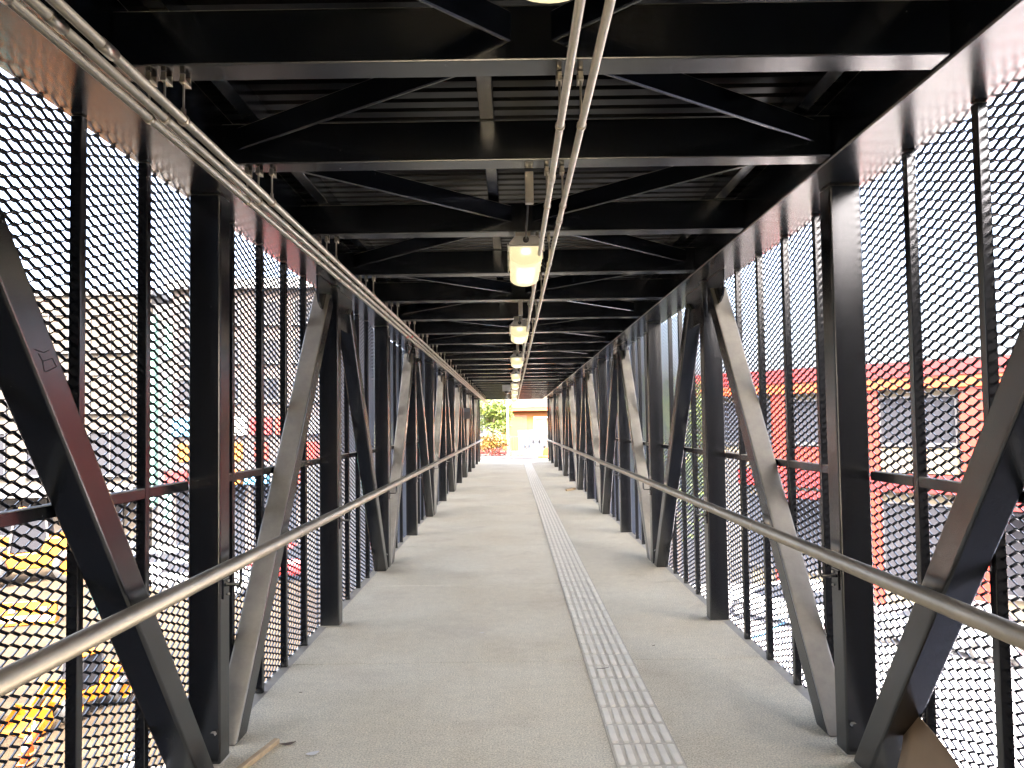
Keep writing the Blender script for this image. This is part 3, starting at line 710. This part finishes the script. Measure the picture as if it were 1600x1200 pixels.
# ---------------------------------------------------------------- yellow loaders
def wheel(parent, x, y, r, w, rim='yellow'):
    m = MB(); n_ = 20
    pr = [(-w / 2, r * .62), (-w / 2, r * .93), (-w * .36, r), (w * .36, r), (w / 2, r * .93), (w / 2, r * .62)]
    m.loft([[(x + q * math.cos(2 * math.pi * k / n_), y + o, r + q * math.sin(2 * math.pi * k / n_)) for k in range(n_)] for o, q in pr], caps=False, smooth=True)
    t_ = m.build('wheel', 'rubber', parent)
    m = MB(); m.loft([[(x + q * math.cos(2 * math.pi * k / n_), y + o, r + q * math.sin(2 * math.pi * k / n_)) for k in range(n_)] for o, q in ((-w * .35, r * .6), (-w * .42, r * .64), (w * .42, r * .64), (w * .35, r * .6))])
    m.build('rim', rim, t_)
def make_loader(label, group=None):
    t = thing('wheel_loader', label, 'loader', (0, 0, 0), 0, group)
    m = MB(); pr = [(-2.5, .7), (-2.55, 1.5), (-2.2, 1.75), (-.7, 1.75), (-.5, 1.2), (.9, 1.15), (1.3, .9), (1.2, .6), (-1.0, .55)]
    m.loft([[(x, y, z) for x, z in pr] for y in (-.75, .75)]); m.build('chassis', 'yellow', t, bevel=.05)
    m = MB(); m.loft([[(-2.4, y, 1.0), (-2.42, y, 1.4), (-1.5, y, 1.42), (-1.5, y, 1.0)] for y in (-.765, .765)]); m.build('engine_grille', 'dark', t)
    m = MB(); m.loft([[(-.72, y, 1.76), (-.65, y, 2.75), (.35, y, 2.75), (.55, y, 1.2), (-.45, y, 1.2)] for y in (-.6, .6)]); cb = m.build('cab', 'glass', t, bevel=.02, seg=1)
    m = MB(); m.box(-.78, .48, -.68, .68, 2.752, 2.86); m.build('roof', 'yellow', cb, bevel=.03, seg=1)
    for y in (-.62, .62):
        for x0, x1 in ((-.73, -.65), (.55, .37)):
            m = MB(); m.bar((x0, y, 1.2 if x0 > 0 else 1.76), (x1, y, 2.75), rect(.08, .08)); m.build('pillar', 'dark', cb)
        m = MB(); m.bar((.2, y * .6, 1.45), (1.5, y * .6, 1.75), rect(.14, .26)); m.bar((1.45, y * .6, 1.78), (2.35, y * .6, .75), rect(.14, .24)); m.build('lift_arm', 'yellow', t)
    m = MB(); pr = [(2.3, 1.1), (2.2, .55), (2.45, .2), (3.25, .16), (3.2, .22), (2.55, .32), (2.36, .6), (2.42, 1.1)]
    m.loft([[(x, y, z) for x, z in pr] for y in (-1.1, 1.1)]); bk = m.build('bucket', 'yellow', t)
    for y in (-1.12, 1.09):
        m = MB(); m.loft([[(2.3, y + o, 1.1), (2.2, y + o, .55), (2.45, y + o, .2), (3.25, y + o, .16)] for o in (0, .03)]); m.build('side_plate', 'yellow', bk)
    for x in (-1.55, 1.15):
        for y in (-.95, .95): wheel(t, x, y, .62, .46)
    return t
ld = make_loader('large yellow wheel loader parked on the bare earth'); ld.location = (-22.3, 32.6, GND + .2); ld.rotation_euler = (0, 0, rad(205)); ld.scale = (1.15,) * 3
ld2 = copy_tree(ld); ld2.location = (-10.6, 17.4, GND + .2); ld2.rotation_euler = (0, 0, rad(250)); ld2.scale = (.5,) * 3; ld2['label'] = 'small compact yellow loader on the earth near the orange cones'

def barrier(x, y, rz, label):
    t = thing('site_barrier', label, 'barrier', (x, y, GND + .22), rz, 'yellow plastic barriers on the building site')
    m = MB(); pr = [(-.22, 0), (-.22, .12), (-.09, .3), (-.06, .8), (.06, .8), (.09, .3), (.22, .12), (.22, 0)]
    m.loft([[(xx, yy, z) for yy, z in pr] for xx in (-.9, .9)]); m.build('body', 'yellow', t, bevel=.02, seg=1)
    for xx in (-.5, .5):
        m = MB(); m.box(xx - .12, xx + .12, -.13, .13, .42, .6); m.build('slot', 'dark', t)
barrier(-17.2, 25.2, .2, 'yellow plastic barrier on the earth in front of the large loader')
barrier(-19.3, 24.6, .1, 'yellow plastic barrier on the earth in front of the large loader')
def cone(x, y):
    t = thing('traffic_cone', 'orange traffic cone with white collar on the building site earth', 'cone', (x, y, GND + .2), 0, 'traffic cones on the building site'); t.scale = (.72,) * 3
    m = MB(); m.box(-.19, .19, -.19, .19, 0, .035); m.build('base', 'cone', t, bevel=.008, seg=1)
    m = MB(); m.tube([(0, 0, .035), (0, 0, .72)], [.14, .025], 16); m.build('body', 'cone', t)
    m = MB(); m.tube([(0, 0, .34), (0, 0, .5)], [.0935, .067], 16); m.build('collar', 'white', t)
for x, y in ((-10.35, 15.2), (-10.12, 14.75), (-10.6, 15.75)): cone(x, y)
t = thing('skip_bin', 'teal steel skip bin with ribbed sides standing on the earth', 'skip', (-12.55, 15.2, GND + .2))
m = MB(); m.loft([[(-.95, y, .1), (.75, y, .1), (1.05, y, 1.3), (-1.2, y, 1.3)] for y in (-.8, .8)]); m.build('tub', 'teal', t, bevel=.02, seg=1)
for xx in (-.6, -.2, .2, .6):
    m = MB(); m.box(xx - .04, xx + .04, -.86, -.802, .14, 1.24); m.build('rib', 'teal', t)
m = MB(); m.box(-1.25, 1.1, -.86, .86, 1.301, 1.37); m.build('rim', 'teal', t, bevel=.01, seg=1)
for yy in (.35, .6, .85, 1.1):
    m = MB(); m.box(.8 + .25 * (yy - .1) / 1.2 * 1.2, .86 + .25 * (yy - .1) / 1.2 * 1.2, -.7, .7, yy - .03, yy + .03); m.build('side_rib', 'teal', t)
def boulder(x, y, r):
    bm = bmesh.new(); bmesh.ops.create_icosphere(bm, subdivisions=2, radius=r)
    for v in bm.verts: v.co *= random.uniform(.8, 1.15); v.co.z *= .65
    me = bpy.data.meshes.new('boulder'); bm.to_mesh(me); bm.free(); o = put('boulder', me, 'rubble', None, (x, y, GND + .25 + r * .3))
    tag(o, 'pale broken concrete lump on the earth close under the footbridge', 'rubble', 'rubble lumps on the building site')
for q in range(14): boulder(random.uniform(-8.6, -6.2), random.uniform(12.8, 15.6), random.uniform(.12, .38))

# ---------------------------------------------------------------- cars
def make_car(label, paint, group):
    t = thing('parked_car', label, 'car', (0, 0, 0), 0, group)
    secs = [(-2.15, .42, .78, .70), (-2.1, .30, .92, .80), (-1.6, .24, .98, .86), (-.4, .22, .96, .88), (.8, .22, .94, .88), (1.7, .26, .84, .84), (2.1, .32, .70, .74), (2.18, .42, .6, .62)]
    m = MB(); m.loft([[(x, -w * .94, z0), (x, -w, z0 + .2), (x, -w * .97, z1 - .08), (x, -w * .88, z1), (x, w * .88, z1), (x, w * .97, z1 - .08), (x, w, z0 + .2), (x, w * .94, z0)] for x, z0, z1, w in secs], smooth=True); m.build('body', paint, t)
    m = MB(); m.loft([[(-1.75, s_ * .74, .95) if False else (x, y, z) for x, y, z in r_] for s_, r_ in
        ((1, [(-1.85, -.76, .93), (1.05, -.76, .90), (1.05, .76, .90), (-1.85, .76, .93)]), (1, [(-1.45, -.66, 1.36), (.25, -.66, 1.38), (.25, .66, 1.38), (-1.45, .66, 1.36)]))]); gl = m.build('glasshouse', 'glass', t)
    m = MB(); m.loft([[(-1.47, -.67, 1.36), (.27, -.67, 1.38), (.27, .67, 1.38), (-1.47, .67, 1.36)], [(-1.25, -.58, 1.45), (.02, -.58, 1.46), (.02, .58, 1.46), (-1.25, .58, 1.45)]]); m.build('roof', paint, t)
    for y in (-.72, .72):
        m = MB(); m.bar((-.5, y * 1.04, .93), (-.45, y * .93, 1.37), rect(.07, .04)); m.build('pillar', paint, gl)
        m = MB(); m.box(1.98, 2.17, y * .8 - .14, y * .8 + .14, .58, .70); m.build('headlight', 'lamp_glass', t, bevel=.02, seg=1)
        m = MB(); m.box(-2.16, -2.05, y * .85 - .12, y * .85 + .12, .66, .82); m.build('tail_light', 'red', t, bevel=.02, seg=1)
    for x in (-1.3, 1.35):
        for y in (-.78, .78): wheel(t, x, y, .32, .2, 'silver')
    return t
cg = 'cars parked on the forecourt'
for lab, p, x, y, rz in (('silver hatchback car parked on the pale forecourt by the red building', 'silver', 13.0, 21.8, 132), ('dark red car parked on the pale forecourt by the red building', 'red_car', 15.6, 19.4, 135),
                         ('black car parked on the pale forecourt by the red building', 'black_car', 17.6, 17.4, 134), ('white car parked on the pale forecourt facing the red building', 'white_car', 9.5, 24.8, 130)):
    c = make_car(lab, p, cg); c.location = (x, y, GND + .022); c.rotation_euler = (0, 0, rad(rz))
cg = 'cars parked before the shop awnings'
for lab, p, x, y, rz in (('white car parked before the coloured shop awnings', 'white_car', -15.2, 32.0, 5), ('red car parked before the coloured shop awnings', 'red_car', -10.3, 32.4, 2), ('silver car parked before the coloured shop awnings', 'silver', -12.6, 29.6, 0)):
    c = make_car(lab, p, cg); c.location = (x, y, GND + .22); c.rotation_euler = (0, 0, rad(rz))
# painted bay lines on the forecourt
for q in range(7):
    m = MB(); x, y = 7.2 + q * 1.75, 22.5 - q * 1.75
    m.bar((x, y, GND + .026), (x + 3.2, y + 3.2, GND + .026), rect(.12, .006)); tag(m.build('bay_line', 'white' if q % 3 else 'skyblue'), None, None, None, 'structure')
for q in range(3):
    m = MB(); m.bar((4.6 + q * 1.2, 14 - q * 3.2, GND + .026), (9.5 + q * 1.2, 10.5 - q * 3.2, GND + .026), rect(.3, .006)); tag(m.build('blue_marking', 'skyblue'), None, None, None, 'structure')

# ---------------------------------------------------------------- trees, hedge, end of the bridge
def crown(m, cx, cy, cz, rx, ry, rz_, n_, size, rnd):
    lobes = [(cx + rnd.uniform(-.55, .55) * rx, cy + rnd.uniform(-.55, .55) * ry, cz + rnd.uniform(-.55, .6) * rz_, rnd.uniform(.32, .58)) for _ in range(16)]
    for _ in range(n_):
        lx, ly, lz, lr = rnd.choice(lobes)
        v = Vector((rnd.gauss(0, 1), rnd.gauss(0, 1), rnd.gauss(0, 1))).normalized() * (rnd.random() ** .4) * lr
        p = Vector((lx + v.x * rx, ly + v.y * ry, lz + v.z * rz_))
        a = Vector((rnd.gauss(0, 1), rnd.gauss(0, 1), rnd.gauss(0, .6))).normalized(); b = a.cross(Vector((rnd.gauss(0, 1), rnd.gauss(0, 1), rnd.gauss(0, 1)))).normalized()
        s_ = size * rnd.uniform(.6, 1.3)
        m.add([p - a * s_, p + b * s_ * .45, p + a * s_, p - b * s_ * .45], [(0, 1, 2, 3)])
def tree(name, label, x, y, z, h, r, seed, leaf='leaf', n_=2600, size=.13):
    rnd = random.Random(seed); t = thing(name, label, 'tree', (x, y, z))
    m = MB(); pts = [(0, 0, -.1), (.05, 0, h * .25), (-.04, .06, h * .5), (.02, 0, h * .8)]
    m.tube(pts, [h * .035, h * .026, h * .018, h * .006], 9)
    for q in range(7):
        a = q * 2.4; z0 = h * (.3 + .06 * q); m.tube([(0, 0, z0), (math.cos(a) * r * .35, math.sin(a) * r * .35, z0 + h * .12), (math.cos(a) * r * .75, math.sin(a) * r * .75, z0 + h * .2)], [h * .013, h * .008, h * .003], 6)
    m.build('trunk', 'bark', t)
    m = MB(); crown(m, 0, 0, h * .64, r, r, h * .38, n_, size, rnd); m.build('crown', leaf, t)
    return t
tree('broadleaf_tree', 'bright green leafy tree behind the fence at the open end', -1.0, 37.2, -.03, 3.0, 1.25, 3, n_=3200, size=.09)
tree('street_tree', 'green tree standing between the footbridge and the red building', 6.9, 30.5, GND, 9.0, 2.5, 5, n_=5200, size=.15)
tree('street_tree', 'tall green tree on the far side of the street behind the red building', 14, 62, GND, 11.0, 3.6, 9)
t = thing('hedge', 'yellowish hedge with red blossoms under the green tree', 'hedge', (-1.0, 35.3, -.03))
m = MB(); crown(m, 0, 0, .55, 1.0, .45, .55, 1500, .07, random.Random(4)); m.build('foliage', 'leaf_yellow', t)
m = MB(); crown(m, .05, -.2, .2, 1.05, .35, .22, 600, .05, random.Random(5)); m.build('blossoms', 'flower', t)
m = MB()
for q in range(7): m.tube([(-.9 + q * .3, 0, -.02), (-.9 + q * .3 + .05, .03, .5)], [.02, .008], 5)
m.build('stems', 'bark', t)
# white bar fence
t = thing('bar_fence', 'white upright bar fence across the landing at the open end', 'fence', (0, 33.6, -.03))
for q in range(15):
    m = MB(); m.bar((-.05 + q * .115, 0, .04), (-.05 + q * .115, 0, .98), circ(.012, 8)); m.build('bar', 'bar_paint', t)
for z in (.06, .95):
    m = MB(); m.box(-.12, 1.66, -.02, .02, z, z + .04); m.build('rail', 'bar_paint', t)
for x in (-.12, 1.66):
    m = MB(); m.box(x - .03, x + .03, -.03, .03, 0, 1.05); m.build('post', 'bar_paint', t)
# blue lettering on a white wall
t = thing('painted_wall', 'white wall with large blue letters behind the bar fence', 'wall', (1.05, 36.0, -.03))
m = MB(); m.box(-.75, 1.6, 0, .18, 0, 1.25); m.build('wall', 'wall_grey', t, bevel=.01, seg=1)
def glyph(strokes, x, z, s_):
    m = MB()
    for (x0, z0, x1, z1) in strokes: m.bar((x + x0 * s_, -.012, z + z0 * s_), (x + x1 * s_, -.012, z + z1 * s_), rect(.13, .018) if x0 == x1 else rect(.018, .13))
    m.build('letter', 'letter_blue', t)
glyph([(.55, 1, .55, .1), (.6, .05, .15, .05), (.1, .0, .1, .3)], -.5, .36, .6)
glyph([(.1, 0, .1, 1), (.75, 0, .75, 1), (.1, .5, .75, .5)], -.08, .36, .6)
glyph([(.1, 0, .1, 1), (.06, .06, .7, .06)], .52, .32, .64)
# orange barrier feet
t = thing('orange_barrier', 'low orange and yellow barrier beside the bar fence', 'barrier', (1.45, 32.6, -.03))
m = MB(); m.box(-.25, .35, -.15, .15, 0, .1); m.build('foot', 'cone', t, bevel=.02, seg=1)
m = MB(); m.loft([[(-.05, y, .1), (.3, y, .1), (.3, y, .42), (.12, y, .5), (-.02, y, .36)] for y in (-.06, .06)]); m.build('panel', 'yellow', t, bevel=.02, seg=1)
# pole
t = thing('flag_pole', 'slim white pole beside the green tree', 'pole', (-.22, 36.0, -.03))
m = MB(); m.tube([(0, 0, 0), (0, 0, 5.2)], [.05, .03], 12); m.build('shaft', 'white', t); m = MB(); m.tube([(0, 0, 0), (0, 0, .06)], [.12, .11], 14); m.build('base', 'white', t)
# yellow house
t = thing('yellow_house', 'yellow house with orange eaves facing the open end of the footbridge', 'house', (0, 0, -.03))
A = Vector((-.6, 42, 0)); d = Vector((1, 0, 0)); n = Vector((0, -1, 0))
slab_on(t, 'wall', 'house_yellow', A, d, n, 0, 6.2, 0, 2.35, -5, 0)
slab_on(t, 'eaves', 'fascia_yellow', A, d, n, -.3, 6.5, 2.352, 2.55, -5.3, .55)
slab_on(t, 'porch_wall', 'fascia_yellow', A, d, n, .2, 1.5, .0, 2.1, .003, .06)
m = MB(); m.loft([[(A.x - .4, y, 2.552 + h_) for y, h_ in ((41.4, 0), (44.5, 1.15), (47.4, 0))], [(A.x + 6.6, y, 2.552 + h_) for y, h_ in ((41.4, 0), (44.5, 1.15), (47.4, 0))]]); m.build('roof', 'roof_tile', t)
window(t, (A + d * 1.9)[:2], (A + d * 3.2)[:2], .9, 2.0, n, 'white', 'cream', .08, 1)
window(t, (A + d * 4.2)[:2], (A + d * 5.4)[:2], .9, 2.0, n, 'white', 'glass', .08, 1)
slab_on(t, 'door', 'yellow', A, d, n, .45, 1.2, .0, 1.95, .062, .09)
t = thing('white_house', 'low white house behind the green tree', 'house', (0, 0, -.03))
A = Vector((-7.5, 46, 0))
slab_on(t, 'wall', 'wall_grey', A, d, n, 0, 6.2, 0, 2.5, -5, 0)
m = MB(); m.loft([[(A.x - .4, y, 2.502 + h_) for y, h_ in ((45.4, 0), (48.5, 1.0), (51.4, 0))], [(A.x + 6.6, y, 2.502 + h_) for y, h_ in ((45.4, 0), (48.5, 1.0), (51.4, 0))]]); m.build('roof', 'roof_tile', t)
for u in (.8, 2.9, 4.7): window(t, (A + d * u)[:2], (A + d * (u + 1))[:2], .9, 2.0, n, 'grey', 'glass', .08, 1)
